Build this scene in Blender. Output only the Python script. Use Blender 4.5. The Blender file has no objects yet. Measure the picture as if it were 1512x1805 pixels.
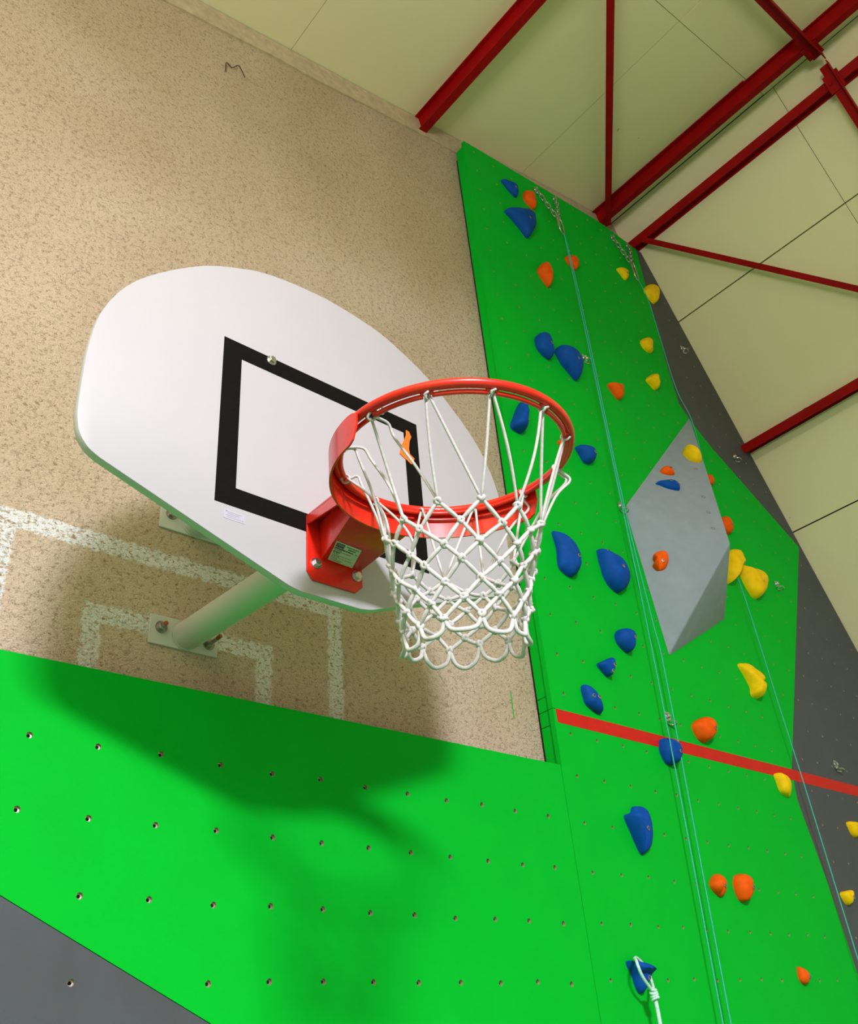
import bpy, bmesh, math, random
from mathutils import Vector, Matrix, noise
from mathutils.geometry import delaunay_2d_cdt

random.seed(7)
S = bpy.context.scene
COL = S.collection

# ------------------------------------------------------------------ camera
cam_d = bpy.data.cameras.new('camera')
cam = bpy.data.objects.new('camera', cam_d)
COL.objects.link(cam)
cam_d.sensor_fit = 'HORIZONTAL'
cam_d.sensor_width = 36.0
cam_d.lens = 36.0 * 1595.604 / 1512.0
cam_d.clip_start = 0.02
cam.matrix_world = Matrix((
    (0.76006262, -0.30039751, -0.57625181, -1.03824353),
    (-0.64533649, -0.45323210, -0.61491583, -1.44317670),
    (-0.07645663, 0.83925086, -0.53834225, -1.30835248),
    (0, 0, 0, 1)))
S.camera = cam

# ------------------------------------------------------------------ world, lamps, exposure
w = bpy.data.worlds.new('world')
S.world = w
w.use_nodes = True
w.node_tree.nodes['Background'].inputs[0].default_value = (0.9, 0.95, 1.0, 1)
w.node_tree.nodes['Background'].inputs[1].default_value = 0.02
S.view_settings.view_transform = 'Standard'
S.view_settings.look = 'None'
S.view_settings.gamma = 1.0
S.view_settings.use_curve_mapping = False
S.view_settings.exposure = -1.6


def lamp(name, loc, size_x, size_y, watts, rot=(0, 0, 0), color=(1.0, 0.97, 0.93)):
    d = bpy.data.lights.new(name, 'AREA')
    d.shape = 'RECTANGLE'
    d.size = size_x
    d.size_y = size_y
    d.energy = watts
    d.color = color
    o = bpy.data.objects.new(name, d)
    o.location = loc
    o.rotation_euler = rot
    COL.objects.link(o)
    return o


# hanging hall lamp shining straight down, then two added fill lights (all outside the frame)
lamp('down_light', (-2.45, -5.8, 2.25), 1.3, 1.05, 5150, color=(1.0, 0.96, 1.08))
lamp('ceiling_fill', (-3.3, -2.8, -0.3), 2.0, 1.7, 780, rot=(math.pi, 0, 0), color=(1.0, 0.92, 0.84))  # added light facing up, brightens the ceiling and upper wall
lamp('down_light', (2.6, -6.5, 2.1), 1.4, 1.1, 60, color=(1.0, 0.97, 0.93))  # weak lamp added for a little more light on the right

FLOOR = -2.86
YW = 0.705      # plaster wall
YP = 0.618      # front of the climbing panels


# ------------------------------------------------------------------ materials
def new_mat(name):
    m = bpy.data.materials.new(name)
    m.use_nodes = True
    nt = m.node_tree
    b = nt.nodes['Principled BSDF']
    return m, nt, b


def N(nt, kind, **kw):
    n = nt.nodes.new(kind)
    for k, v in kw.items():
        if k.startswith('i_'):
            key = k[2:]
            key = int(key) if key.isdigit() else key
            n.inputs[key].default_value = v
        else:
            setattr(n, k, v)
    return n


def L(nt, a, b):
    nt.links.new(a, b)


def plain(name, col, rough=0.5, metal=0.0, var=0.06, scale=20.0, bump=0.0, bscale=200.0, spec=0.5, coat=0.0):
    m, nt, b = new_mat(name)
    b.inputs['Roughness'].default_value = rough
    b.inputs['Metallic'].default_value = metal
    b.inputs['Specular IOR Level'].default_value = spec
    b.inputs['Coat Weight'].default_value = coat
    tc = N(nt, 'ShaderNodeTexCoord')
    nz = N(nt, 'ShaderNodeTexNoise', i_Scale=scale, i_Detail=4.0)
    L(nt, tc.outputs['Object'], nz.inputs['Vector'])
    mr = N(nt, 'ShaderNodeMapRange', i_1=0.3, i_2=0.7, i_3=1 - var, i_4=1 + var)
    L(nt, nz.outputs['Fac'], mr.inputs[0])
    mx = N(nt, 'ShaderNodeVectorMath', operation='SCALE')
    mx.inputs[0].default_value = col
    L(nt, mr.outputs[0], mx.inputs['Scale'])
    L(nt, mx.outputs[0], b.inputs['Base Color'])
    if bump > 0:
        n2 = N(nt, 'ShaderNodeTexNoise', i_Scale=bscale, i_Detail=3.0)
        L(nt, tc.outputs['Object'], n2.inputs['Vector'])
        bp = N(nt, 'ShaderNodeBump', i_Strength=bump, i_Distance=0.002)
        L(nt, n2.outputs['Fac'], bp.inputs['Height'])
        L(nt, bp.outputs[0], b.inputs['Normal'])
    return m


def math_n(nt, op, a, b=None, c=None):
    n = N(nt, 'ShaderNodeMath', operation=op)
    for k, v in enumerate((a, b, c)):
        if v is None:
            continue
        if isinstance(v, (int, float)):
            n.inputs[k].default_value = v
        else:
            L(nt, v, n.inputs[k])
    return n.outputs[0]


def wall_material():
    m, nt, b = new_mat('roughcast_plaster')
    b.inputs['Roughness'].default_value = 0.9
    b.inputs['Specular IOR Level'].default_value = 0.2
    tc = N(nt, 'ShaderNodeTexCoord')
    P = tc.outputs['Object']
    mp = N(nt, 'ShaderNodeMapping')
    mp.inputs['Scale'].default_value = (75, 75, 120)
    L(nt, P, mp.inputs['Vector'])
    flecks = N(nt, 'ShaderNodeTexNoise', i_Scale=1.0, i_Detail=3.0, i_Roughness=0.55, i_Distortion=0.6)
    L(nt, mp.outputs[0], flecks.inputs['Vector'])
    big = N(nt, 'ShaderNodeTexNoise', i_Scale=1.6, i_Detail=3.0)
    L(nt, P, big.inputs['Vector'])
    fine = N(nt, 'ShaderNodeTexNoise', i_Scale=260.0, i_Detail=2.0)
    L(nt, P, fine.inputs['Vector'])
    # base tone with broad patches
    cr = N(nt, 'ShaderNodeMixRGB')
    cr.inputs[1].default_value = (0.52, 0.41, 0.285, 1)
    cr.inputs[2].default_value = (0.60, 0.49, 0.37, 1)
    mr = N(nt, 'ShaderNodeMapRange', i_1=0.35, i_2=0.65)
    L(nt, big.outputs['Fac'], mr.inputs[0])
    L(nt, mr.outputs[0], cr.inputs[0])
    # painted court lines left from an older goal: two open rectangles
    sx = N(nt, 'ShaderNodeSeparateXYZ')
    L(nt, P, sx.inputs[0])
    wob = N(nt, 'ShaderNodeTexNoise', i_Scale=45.0, i_Detail=3.0)
    L(nt, P, wob.inputs['Vector'])
    wv = math_n(nt, 'MULTIPLY', math_n(nt, 'SUBTRACT', wob.outputs['Fac'], 0.5), 0.035)

    def frame(hx, cz, hz, hw):
        dx = math_n(nt, 'SUBTRACT', math_n(nt, 'ABSOLUTE', sx.outputs[0]), hx)
        dz = math_n(nt, 'SUBTRACT', math_n(nt, 'ABSOLUTE', math_n(nt, 'SUBTRACT', sx.outputs[2], cz)), hz)
        d = math_n(nt, 'ABSOLUTE', math_n(nt, 'MAXIMUM', dx, dz))
        d = math_n(nt, 'ADD', math_n(nt, 'SUBTRACT', d, hw), wv)
        k = N(nt, 'ShaderNodeMapRange', i_1=0.004, i_2=-0.004)
        L(nt, d, k.inputs[0])
        return k.outputs[0]
    mask = math_n(nt, 'MAXIMUM', frame(0.516, -0.286, 0.314, 0.027), frame(0.26, -0.391, 0.209, 0.026))
    wear = N(nt, 'ShaderNodeMapRange', i_1=0.40, i_2=0.47)
    L(nt, flecks.outputs['Fac'], wear.inputs[0])
    mask = math_n(nt, 'MULTIPLY', math_n(nt, 'MULTIPLY', mask, wear.outputs[0]), 0.95)
    mp2 = N(nt, 'ShaderNodeMixRGB')
    L(nt, mask, mp2.inputs[0])
    L(nt, cr.outputs[0], mp2.inputs[1])
    mp2.inputs[2].default_value = (0.74, 0.76, 0.76, 1)
    # rough-cast: short dark crevices between the grains, more of them in patches
    mp3 = N(nt, 'ShaderNodeMapping')
    mp3.inputs['Scale'].default_value = (70, 70, 105)
    L(nt, P, mp3.inputs['Vector'])
    crv = N(nt, 'ShaderNodeTexNoise', i_Scale=1.0, i_Detail=2.0, i_Roughness=0.6, i_Distortion=1.1)
    L(nt, mp3.outputs[0], crv.inputs['Vector'])
    ridge = math_n(nt, 'ABSOLUTE', math_n(nt, 'SUBTRACT', crv.outputs['Fac'], 0.5))
    rm = N(nt, 'ShaderNodeMapRange', i_1=0.035, i_2=0.008)
    L(nt, ridge, rm.inputs[0])
    gm = N(nt, 'ShaderNodeMapRange', i_1=0.50, i_2=0.60)
    gat = N(nt, 'ShaderNodeTexNoise', i_Scale=55.0, i_Detail=1.0)
    L(nt, P, gat.inputs['Vector'])
    L(nt, gat.outputs['Fac'], gm.inputs[0])
    pit = N(nt, 'ShaderNodeMapRange', i_1=0.40, i_2=0.30)
    L(nt, flecks.outputs['Fac'], pit.inputs[0])
    dk = math_n(nt, 'MULTIPLY', math_n(nt, 'MAXIMUM', math_n(nt, 'MULTIPLY', rm.outputs[0], gm.outputs[0]), pit.outputs[0]), 0.7)
    mix = N(nt, 'ShaderNodeMixRGB', blend_type='MULTIPLY')
    L(nt, dk, mix.inputs[0])
    L(nt, mp2.outputs[0], mix.inputs[1])
    mix.inputs[2].default_value = (0.36, 0.28, 0.20, 1)
    # grain-to-grain tone
    gr = N(nt, 'ShaderNodeMapRange', i_1=0.3, i_2=0.7, i_3=0.80, i_4=1.15)
    L(nt, fine.outputs['Fac'], gr.inputs[0])
    sc = N(nt, 'ShaderNodeVectorMath', operation='SCALE')
    L(nt, mix.outputs[0], sc.inputs[0])
    L(nt, gr.outputs[0], sc.inputs['Scale'])
    L(nt, sc.outputs[0], b.inputs['Base Color'])
    h = math_n(nt, 'ADD', math_n(nt, 'MULTIPLY', flecks.outputs['Fac'], 1.0), math_n(nt, 'MULTIPLY', fine.outputs['Fac'], 0.3))
    h = math_n(nt, 'SUBTRACT', h, math_n(nt, 'MULTIPLY', dk, 0.35))
    bp = N(nt, 'ShaderNodeBump', i_Strength=0.55, i_Distance=0.012)
    L(nt, h, bp.inputs['Height'])
    L(nt, bp.outputs[0], b.inputs['Normal'])
    return m


def ceiling_material():
    m, nt, b = new_mat('cream_ceiling_board')
    b.inputs['Roughness'].default_value = 0.75
    tc = N(nt, 'ShaderNodeTexCoord')
    P = tc.outputs['Object']
    big = N(nt, 'ShaderNodeTexNoise', i_Scale=1.3, i_Detail=3.0)
    L(nt, P, big.inputs['Vector'])
    cr = N(nt, 'ShaderNodeMixRGB')
    cr.inputs[1].default_value = (0.78, 0.72, 0.46, 1)
    cr.inputs[2].default_value = (0.84, 0.78, 0.53, 1)
    L(nt, big.outputs['Fac'], cr.inputs[0])
    # scattered dead flies and cobweb specks
    vo = N(nt, 'ShaderNodeTexVoronoi', i_Scale=5.5)
    wb = N(nt, 'ShaderNodeTexNoise', i_Scale=38.0)
    L(nt, P, wb.inputs['Vector'])
    ad = N(nt, 'ShaderNodeVectorMath', operation='MULTIPLY_ADD')
    ad.inputs[1].default_value = (0.045, 0.045, 0.045)
    L(nt, wb.outputs['Color'], ad.inputs[0])
    L(nt, P, ad.inputs[2])
    L(nt, ad.outputs[0], vo.inputs['Vector'])
    k = N(nt, 'ShaderNodeMapRange', i_1=0.055, i_2=0.03, i_3=0.0, i_4=0.75)
    L(nt, vo.outputs['Distance'], k.inputs[0])
    sel = N(nt, 'ShaderNodeSeparateColor')
    L(nt, vo.outputs['Color'], sel.inputs[0])
    gate = math_n(nt, 'GREATER_THAN', sel.outputs[0], 0.72)
    mx = N(nt, 'ShaderNodeMixRGB')
    L(nt, math_n(nt, 'MULTIPLY', k.outputs[0], gate), mx.inputs[0])
    L(nt, cr.outputs[0], mx.inputs[1])
    mx.inputs[2].default_value = (0.08, 0.06, 0.03, 1)
    L(nt, mx.outputs[0], b.inputs['Base Color'])
    return m


def steel_brace_paint():
    return plain('red_steel_paint', (0.31, 0.002, 0.003), 0.55, var=0.15, scale=9, spec=0.12)


M = {}
M['wall'] = wall_material()
M['ceiling'] = ceiling_material()
M['trim'] = plain('mortar', (0.52, 0.43, 0.29), 0.95, var=0.15, scale=30, bump=0.7, bscale=70)
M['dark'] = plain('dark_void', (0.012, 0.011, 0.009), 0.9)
M['floor'] = plain('sports_floor', (0.13, 0.105, 0.065), 0.5, var=0.05, scale=3)
M['mat'] = plain('green_floor_mat', (0.03, 0.27, 0.055), 0.6, var=0.05, scale=3, spec=0.1)
M['side'] = plain('painted_side_wall', (0.12, 0.12, 0.09), 0.8, var=0.05, scale=2)
M['green'] = plain('green_panel_paint', (0.0008, 0.47, 0.026), 0.6, var=0.03, scale=6, bump=0.12, bscale=700, spec=0.06)
M['grey'] = plain('charcoal_panel_paint', (0.072, 0.082, 0.090), 0.6, var=0.06, scale=8, bump=0.15, bscale=700, spec=0.3)
M['stripe'] = plain('red_stripe_paint', (0.62, 0.008, 0.005), 0.5, var=0.05, scale=20, spec=0.3)
M['volume'] = plain('pale_grey_textured_paint', (0.26, 0.32, 0.365), 0.7, var=0.05, scale=15, bump=0.3, bscale=900, spec=0.3)
M['ply'] = plain('raw_plywood', (0.38, 0.29, 0.15), 0.8)
M['insert'] = plain('zinc_insert', (0.55, 0.53, 0.48), 0.35, 1.0)
M['steel'] = plain('zinc_steel', (0.62, 0.64, 0.66), 0.28, 1.0, var=0.1, scale=60)
M['bolt'] = plain('dull_bolt_steel', (0.42, 0.40, 0.37), 0.4, 1.0, var=0.2, scale=90)
M['rust'] = plain('rust', (0.35, 0.10, 0.03), 0.8, var=0.3, scale=150)
M['beam'] = steel_brace_paint()
M['board'] = plain('white_board_laminate', (0.475, 0.472, 0.505), 0.42, var=0.012, scale=4, spec=0.4)
M['edge'] = plain('white_board_edge', (0.58, 0.60, 0.58), 0.6, var=0.03)
M['black'] = plain('black_tape', (0.003, 0.003, 0.003), 0.5, var=0.3, scale=120, spec=0.12)
M['pole'] = plain('white_pole_paint', (0.60, 0.62, 0.58), 0.5, var=0.03, scale=10)
M['rim'] = plain('red_rim_powder_coat', (0.74, 0.02, 0.008), 0.32, var=0.08, scale=60, spec=0.5, coat=0.2)
def worn_rim():
    m = plain('red_rim_powder_coat', (0.74, 0.02, 0.008), 0.32, var=0.08, scale=60, spec=0.5, coat=0.2)
    nt = m.node_tree
    b = nt.nodes['Principled BSDF']
    src = b.inputs['Base Color'].links[0].from_socket
    tc = N(nt, 'ShaderNodeTexCoord')
    mp = N(nt, 'ShaderNodeMapping')
    mp.inputs['Scale'].default_value = (14, 14, 40)
    L(nt, tc.outputs['Object'], mp.inputs['Vector'])
    nz = N(nt, 'ShaderNodeTexNoise', i_Scale=1.0, i_Detail=5.0, i_Roughness=0.7)
    L(nt, mp.outputs[0], nz.inputs['Vector'])
    k = N(nt, 'ShaderNodeMapRange', i_1=0.66, i_2=0.70, i_3=0.0, i_4=0.55)
    L(nt, nz.outputs['Fac'], k.inputs[0])
    mx = N(nt, 'ShaderNodeMixRGB')
    L(nt, k.outputs[0], mx.inputs[0])
    L(nt, src, mx.inputs[1])
    mx.inputs[2].default_value = (0.30, 0.24, 0.23, 1)
    L(nt, mx.outputs[0], b.inputs['Base Color'])
    return m


M['wornrim'] = worn_rim()
M['net'] = plain('white_net_cord', (0.60, 0.59, 0.58), 0.85, var=0.10, scale=140, bump=0.5, bscale=900)
M['tape'] = plain('orange_tape', (0.95, 0.18, 0.012), 0.6)
M['sticker'] = plain('white_sticker', (0.62, 0.64, 0.60), 0.5)
M['pale'] = plain('pale_lilac_label', (0.47, 0.48, 0.58), 0.5)
M['ink'] = plain('dark_green_ink', (0.012, 0.03, 0.022), 0.6)
M['greyink'] = plain('grey_ink', (0.25, 0.25, 0.33), 0.6)
M['rope'] = plain('turquoise_cord', (0.05, 0.46, 0.42), 0.8, var=0.25, scale=400)
M['palecord'] = plain('pale_mint_cord', (0.55, 0.80, 0.72), 0.8, var=0.25, scale=300)
M['blue'] = plain('blue_resin', (0.002, 0.072, 0.37), 0.62, var=0.12, scale=30, bump=0.35, bscale=500, spec=0.12)
M['orange'] = plain('orange_resin', (0.88, 0.11, 0.003), 0.62, var=0.12, scale=30, bump=0.35, bscale=500, spec=0.12)
M['yellow'] = plain('yellow_resin', (0.92, 0.60, 0.004), 0.62, var=0.10, scale=30, bump=0.35, bscale=500, spec=0.12)
M['twig'] = plain('dark_thread', (0.03, 0.02, 0.01), 0.9)


# ------------------------------------------------------------------ builders
def org(o):
    v = Vector((0, 0, 0))
    while o is not None:
        v += o.location
        o = o.parent
    return v


def link(name, me, m, parent=None, loc=None):
    o = bpy.data.objects.new(name, me)
    COL.objects.link(o)
    if parent is not None:
        o.parent = parent
    if loc is not None:
        o.location = loc
    if m is not None and not me.materials:
        for q in (m if isinstance(m, (list, tuple)) else [m]):
            me.materials.append(q)
    return o


def obj(name, verts, faces, m, parent=None, at=None, smooth=False, mats=None):
    """mesh from world-space vertices; at = world position of the object's origin"""
    base = org(parent)
    o0 = Vector(at) if at is not None else base
    me = bpy.data.meshes.new(name)
    me.from_pydata([tuple(Vector(v) - o0) for v in verts], [], faces)
    if mats:
        for i, p in enumerate(me.polygons):
            p.material_index = mats[i]
    me.validate()
    bm = bmesh.new()
    bm.from_mesh(me)
    bmesh.ops.recalc_face_normals(bm, faces=bm.faces)
    bm.to_mesh(me)
    bm.free()
    if smooth:
        me.shade_smooth()
    return link(name, me, m, parent, o0 - base)


def empty(name, loc, label, cat, group=None):
    o = bpy.data.objects.new(name, None)
    o.empty_display_size = 0.05
    COL.objects.link(o)
    o.location = loc
    return tag(o, label, cat, group)


def tag(o, label, cat, group=None):
    o['label'] = label
    o['category'] = cat
    if group:
        o['group'] = group
    return o


class G:
    """collects geometry"""
    def __init__(s):
        s.v = []
        s.f = []
        s.m = []

    def add(s, vs, fs, mi=0):
        k = len(s.v)
        s.v += [Vector(q) for q in vs]
        s.f += [tuple(i + k for i in f) for f in fs]
        s.m += [mi] * len(fs)
        return s

    def box(s, lo, hi, mi=0):
        x0, y0, z0 = lo
        x1, y1, z1 = hi
        return s.add([(x0, y0, z0), (x1, y0, z0), (x1, y1, z0), (x0, y1, z0), (x0, y0, z1), (x1, y0, z1), (x1, y1, z1), (x0, y1, z1)],
                     [(0, 3, 2, 1), (4, 5, 6, 7), (0, 1, 5, 4), (1, 2, 6, 5), (2, 3, 7, 6), (3, 0, 4, 7)], mi)

    def prism(s, pts, vec, mi=0):
        n = len(pts)
        vec = Vector(vec)
        a = [Vector(q) for q in pts]
        return s.add(a + [q + vec for q in a],
                     [tuple(range(n - 1, -1, -1)), tuple(range(n, 2 * n))] + [(i, (i + 1) % n, n + (i + 1) % n, n + i) for i in range(n)], mi)

    def tube(s, path, r, seg=8, closed=False, caps=True, mi=0):
        p = [Vector(q) for q in path]
        n = len(p)
        rs = r if isinstance(r, (list, tuple)) else [r] * n
        tans = []
        for i in range(n):
            if closed:
                t = p[(i + 1) % n] - p[i - 1]
            else:
                t = p[min(i + 1, n - 1)] - p[max(i - 1, 0)]
            tans.append(t.normalized() if t.length > 1e-9 else Vector((0, 0, 1)))
        u = tans[0].orthogonal().normalized()
        vs = []
        for i in range(n):
            t = tans[i]
            u = (u - t * u.dot(t))
            u = u.normalized() if u.length > 1e-6 else t.orthogonal().normalized()
            w_ = t.cross(u)
            for k in range(seg):
                a = 2 * math.pi * k / seg
                vs.append(p[i] + (u * math.cos(a) + w_ * math.sin(a)) * rs[i])
        fs = []
        for i in range(n if closed else n - 1):
            j = (i + 1) % n
            for k in range(seg):
                k2 = (k + 1) % seg
                fs.append((i * seg + k, i * seg + k2, j * seg + k2, j * seg + k))
        if caps and not closed:
            fs.append(tuple(range(seg - 1, -1, -1)))
            fs.append(tuple((n - 1) * seg + k for k in range(seg)))
        return s.add(vs, fs, mi)

    def lathe(s, prof, c, axis, seg=16, mi=0):
        """prof = [(radius, height)], around axis from c"""
        c = Vector(c)
        a = Vector(axis).normalized()
        u = a.orthogonal().normalized()
        v = a.cross(u)
        vs = []
        for r, h in prof:
            for k in range(seg):
                t = 2 * math.pi * k / seg
                vs.append(c + a * h + (u * math.cos(t) + v * math.sin(t)) * r)
        fs = []
        for i in range(len(prof) - 1):
            for k in range(seg):
                k2 = (k + 1) % seg
                fs.append((i * seg + k, i * seg + k2, (i + 1) * seg + k2, (i + 1) * seg + k))
        fs.append(tuple(range(seg - 1, -1, -1)))
        fs.append(tuple((len(prof) - 1) * seg + k for k in range(seg)))
        return s.add(vs, fs, mi)

    def build(s, name, m, parent=None, at=None, smooth=False):
        return obj(name, s.v, s.f, m, parent, at, smooth, s.m if any(s.m) else None)


def autosmooth(o, deg=35):
    me = o.data
    me.shade_smooth()
    bm = bmesh.new()
    bm.from_mesh(me)
    for e in bm.edges:
        if len(e.link_faces) == 2 and e.calc_face_angle(0) > math.radians(deg):
            e.smooth = False
    bm.to_mesh(me)
    bm.free()
    return o


def bevel(o, w_, seg=2, deg=30):
    bm = bmesh.new()
    bm.from_mesh(o.data)
    es = [e for e in bm.edges if len(e.link_faces) == 2 and e.calc_face_angle(0) > math.radians(deg)]
    bmesh.ops.bevel(bm, geom=es, offset=w_, segments=seg, affect='EDGES', profile=0.5, clamp_overlap=True)
    bm.to_mesh(o.data)
    bm.free()
    return autosmooth(o, 40)


def catmull(pts, n, closed=False):
    p = [Vector(q) for q in pts]
    out = []
    m = len(p)
    for i in range(m if closed else m - 1):
        p0 = p[(i - 1) % m] if closed else p[max(i - 1, 0)]
        p1 = p[i]
        p2 = p[(i + 1) % m]
        p3 = p[(i + 2) % m] if closed else p[min(i + 2, m - 1)]
        for k in range(n):
            t = k / n
            out.append(0.5 * ((2 * p1) + (p2 - p0) * t + (2 * p0 - 5 * p1 + 4 * p2 - p3) * t * t + (3 * p1 - p0 - 3 * p2 + p3) * t ** 3))
    if not closed:
        out.append(p[-1])
    return out


def hexbolt(name, c, axis, r, h, m, parent, washer=True, stud=0.0):
    g = G()
    c = Vector(c)
    a = Vector(axis).normalized()
    z = 0.0
    if washer:
        g.lathe([(r * 1.55, 0), (r * 1.55, r * 0.25)], c, a, 18)
        z = r * 0.25
    g.lathe([(r * 1.12, z), (r * 1.12, z + h * 0.8), (r * 0.9, z + h)], c, a, 6)
    if stud:
        g.lathe([(r * 0.55, z + h), (r * 0.55, z + h + stud)], c, a, 10)
    o = g.build(name, m, parent)
    autosmooth(o)
    if stud:
        g2 = G()
        g2.lathe([(r * 0.57, 0), (r * 0.57, stud * 0.3), (r * 0.4, stud * 0.34)], c + a * (z + h + stud * 0.72), a, 10)
        t = g2.build('rusty_tip', M['rust'], o)
        autosmooth(t)
        t['label'] = 'rusty orange bolt end'
    return o

# ------------------------------------------------------------------ the hall
KL, SL = 2.955, 0.245          # left roof: Z = KL + SL*X
KR, SR = 10.2, 2.2             # right roof: Z = KR - SR*X
XR = (KR - KL) / (SL + SR)     # ridge
ZRIDGE = KL + SL * XR
XL, YF = -5.0, -9.5
XE = (KR - FLOOR) / SR
ZL = KL + SL * XL
NLv = Vector((-SL, 0, 1)).normalized()       # out through the roof
NRv = Vector((SR, 0, 1)).normalized()


def PL(x, y, d=0.0):
    return Vector((x, y, KL + SL * x)) + NLv * d


def PR(x, y, d=0.0):
    return Vector((x, y, KR - SR * x)) + NRv * d


def structure(o):
    o['kind'] = 'structure'
    return o


gable = [(XL, FLOOR), (XE, FLOOR), (XR, ZRIDGE), (XL, ZL)]
structure(G().prism([(x, YW, z) for x, z in gable], (0, 0.2, 0)).build('wall_back', M['wall'], at=(0, YW, 0)))
structure(G().prism([(x, YF, z) for x, z in gable], (0, -0.2, 0)).build('wall_front', M['side'], at=(0, YF, 0)))
structure(G().box((XL - 0.2, YF, FLOOR), (XL, YW, ZL + 0.05)).build('wall_left', M['side'], at=(XL, 0, 0)))
structure(G().box((XL - 0.2, YF - 0.2, FLOOR - 0.1), (XE + 0.3, YW + 0.2, FLOOR)).build('floor', M['floor'], at=(0, 0, FLOOR)))

structure(G().box((XL, -2.3, FLOOR), (XE - .12, YP - .01, FLOOR + .04)).build('floor', M['mat'], at=(0, 0, FLOOR)))

# roof lining: a dark backing sheet with separate boards below it
D0 = 0.0
gsh = G()
gsh.add([PL(XL, YW + .2, .024), PL(XR, YW + .2, .024), PL(XR, YF - .2, .024), PL(XL, YF - .2, .024),
         PL(XL, YW + .2, .08), PL(XR, YW + .2, .08), PL(XR, YF - .2, .08), PL(XL, YF - .2, .08)],
        [(0, 1, 2, 3), (4, 7, 6, 5), (0, 4, 5, 1), (1, 5, 6, 2), (2, 6, 7, 3), (3, 7, 4, 0)])
gsh.add([PR(XR, YW + .2, .024), PR(XE, YW + .2, .024), PR(XE, YF - .2, .024), PR(XR, YF - .2, .024),
         PR(XR, YW + .2, .08), PR(XE, YW + .2, .08), PR(XE, YF - .2, .08), PR(XR, YF - .2, .08)],
        [(0, 1, 2, 3), (4, 7, 6, 5), (0, 4, 5, 1), (1, 5, 6, 2), (2, 6, 7, 3), (3, 7, 4, 0)])
ceil = structure(gsh.build('ceiling', M['dark']))


def board_piece(F, x0, x1, y0, y1, g=0.0017, jig=0.0):
    a, b, c, d = F(x0 + g, y0 - g, jig), F(x1 - g, y0 - g, jig), F(x1 - g, y1 + g, jig), F(x0 + g, y1 + g, jig)
    e, f_, g_, h = (F(x0 + g, y0 - g, .021), F(x1 - g, y0 - g, .021), F(x1 - g, y1 + g, .021), F(x0 + g, y1 + g, .021))
    q = G().add([a, b, c, d, e, f_, g_, h],
                [(0, 1, 2, 3), (4, 7, 6, 5), (0, 4, 5, 1), (1, 5, 6, 2), (2, 6, 7, 3), (3, 7, 4, 0)])
    return q.build('ceiling_board', M['ceiling'], ceil)


for x0, x1 in zip([XL, -3.03, -1.35, 0.325, 2.012], [-3.03, -1.35, 0.325, 2.012, XR - 0.002]):
    for y0, y1 in zip([YW + 0.004, -0.51, -3.0, -5.5, -7.5], [-0.51, -3.0, -5.5, -7.5, YF]):
        board_piece(PL, x0, x1, y0, y1, jig=random.uniform(0, .003))
for x0, x1 in zip([XR - 0.001, 3.327, 3.977, 4.62, 5.26], [3.327, 3.977, 4.62, 5.26, XE]):
    for y0, y1 in zip([YW + 0.004, -0.575, -3.06, -5.5, -7.5], [-0.575, -3.06, -5.5, -7.5, YF]):
        board_piece(PR, x0, x1, y0, y1, jig=random.uniform(0, .003))

# uneven mortar strip where the wall meets the roof lining
g = G()
xs = [XL + (1.30 - XL) * k / 60 for k in range(61)] + [1.5, 1.8, 2.1, 2.4, 2.6, 2.75, 2.86]
top = [(x, KL + SL * x - 0.004) for x in xs]
bot = [(x, KL + SL * x - 0.135 + 0.012 * noise.noise((x * 3, 1, 0))) for x in xs]
n = len(xs)
ring = [(x, z) for x, z in top] + [(x, z) for x, z in reversed(bot)]
vs, fs = [], []
for i in range(n):
    yo = YW - 0.010 + 0.004 * noise.noise((xs[i] * 5, 3, 0))
    vs += [(top[i][0], yo, top[i][1]), (bot[i][0], yo, bot[i][1]), (bot[i][0], YW, bot[i][1])]
for i in range(n - 1):
    a, b = i * 3, (i + 1) * 3
    fs += [(a, b, b + 1, a + 1), (a + 1, b + 1, b + 2, a + 2)]
structure(obj('trim_1', vs, fs, M['trim'], at=(0, YW, 0)))

G().box((1.2985, YW - .0012, -.200), (1.3025, YW + .001, -.096)).build('paint_mark', M['green'], bpy.data.objects['wall_back'])

# dark thread caught on the plaster
g = G()
g.tube(catmull([(-.007, .7, 2.523), (-.010, .694, 2.581), (.019, .695, 2.572), (.046, .692, 2.612), (.070, .694, 2.590), (.085, .70, 2.572)], 4), 0.0022, 5)
tag(g.build('cobweb_thread', M['twig'], at=(0, .7, 2.52)), 'short dark curled thread stuck high on the bare plaster', 'thread')


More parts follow.
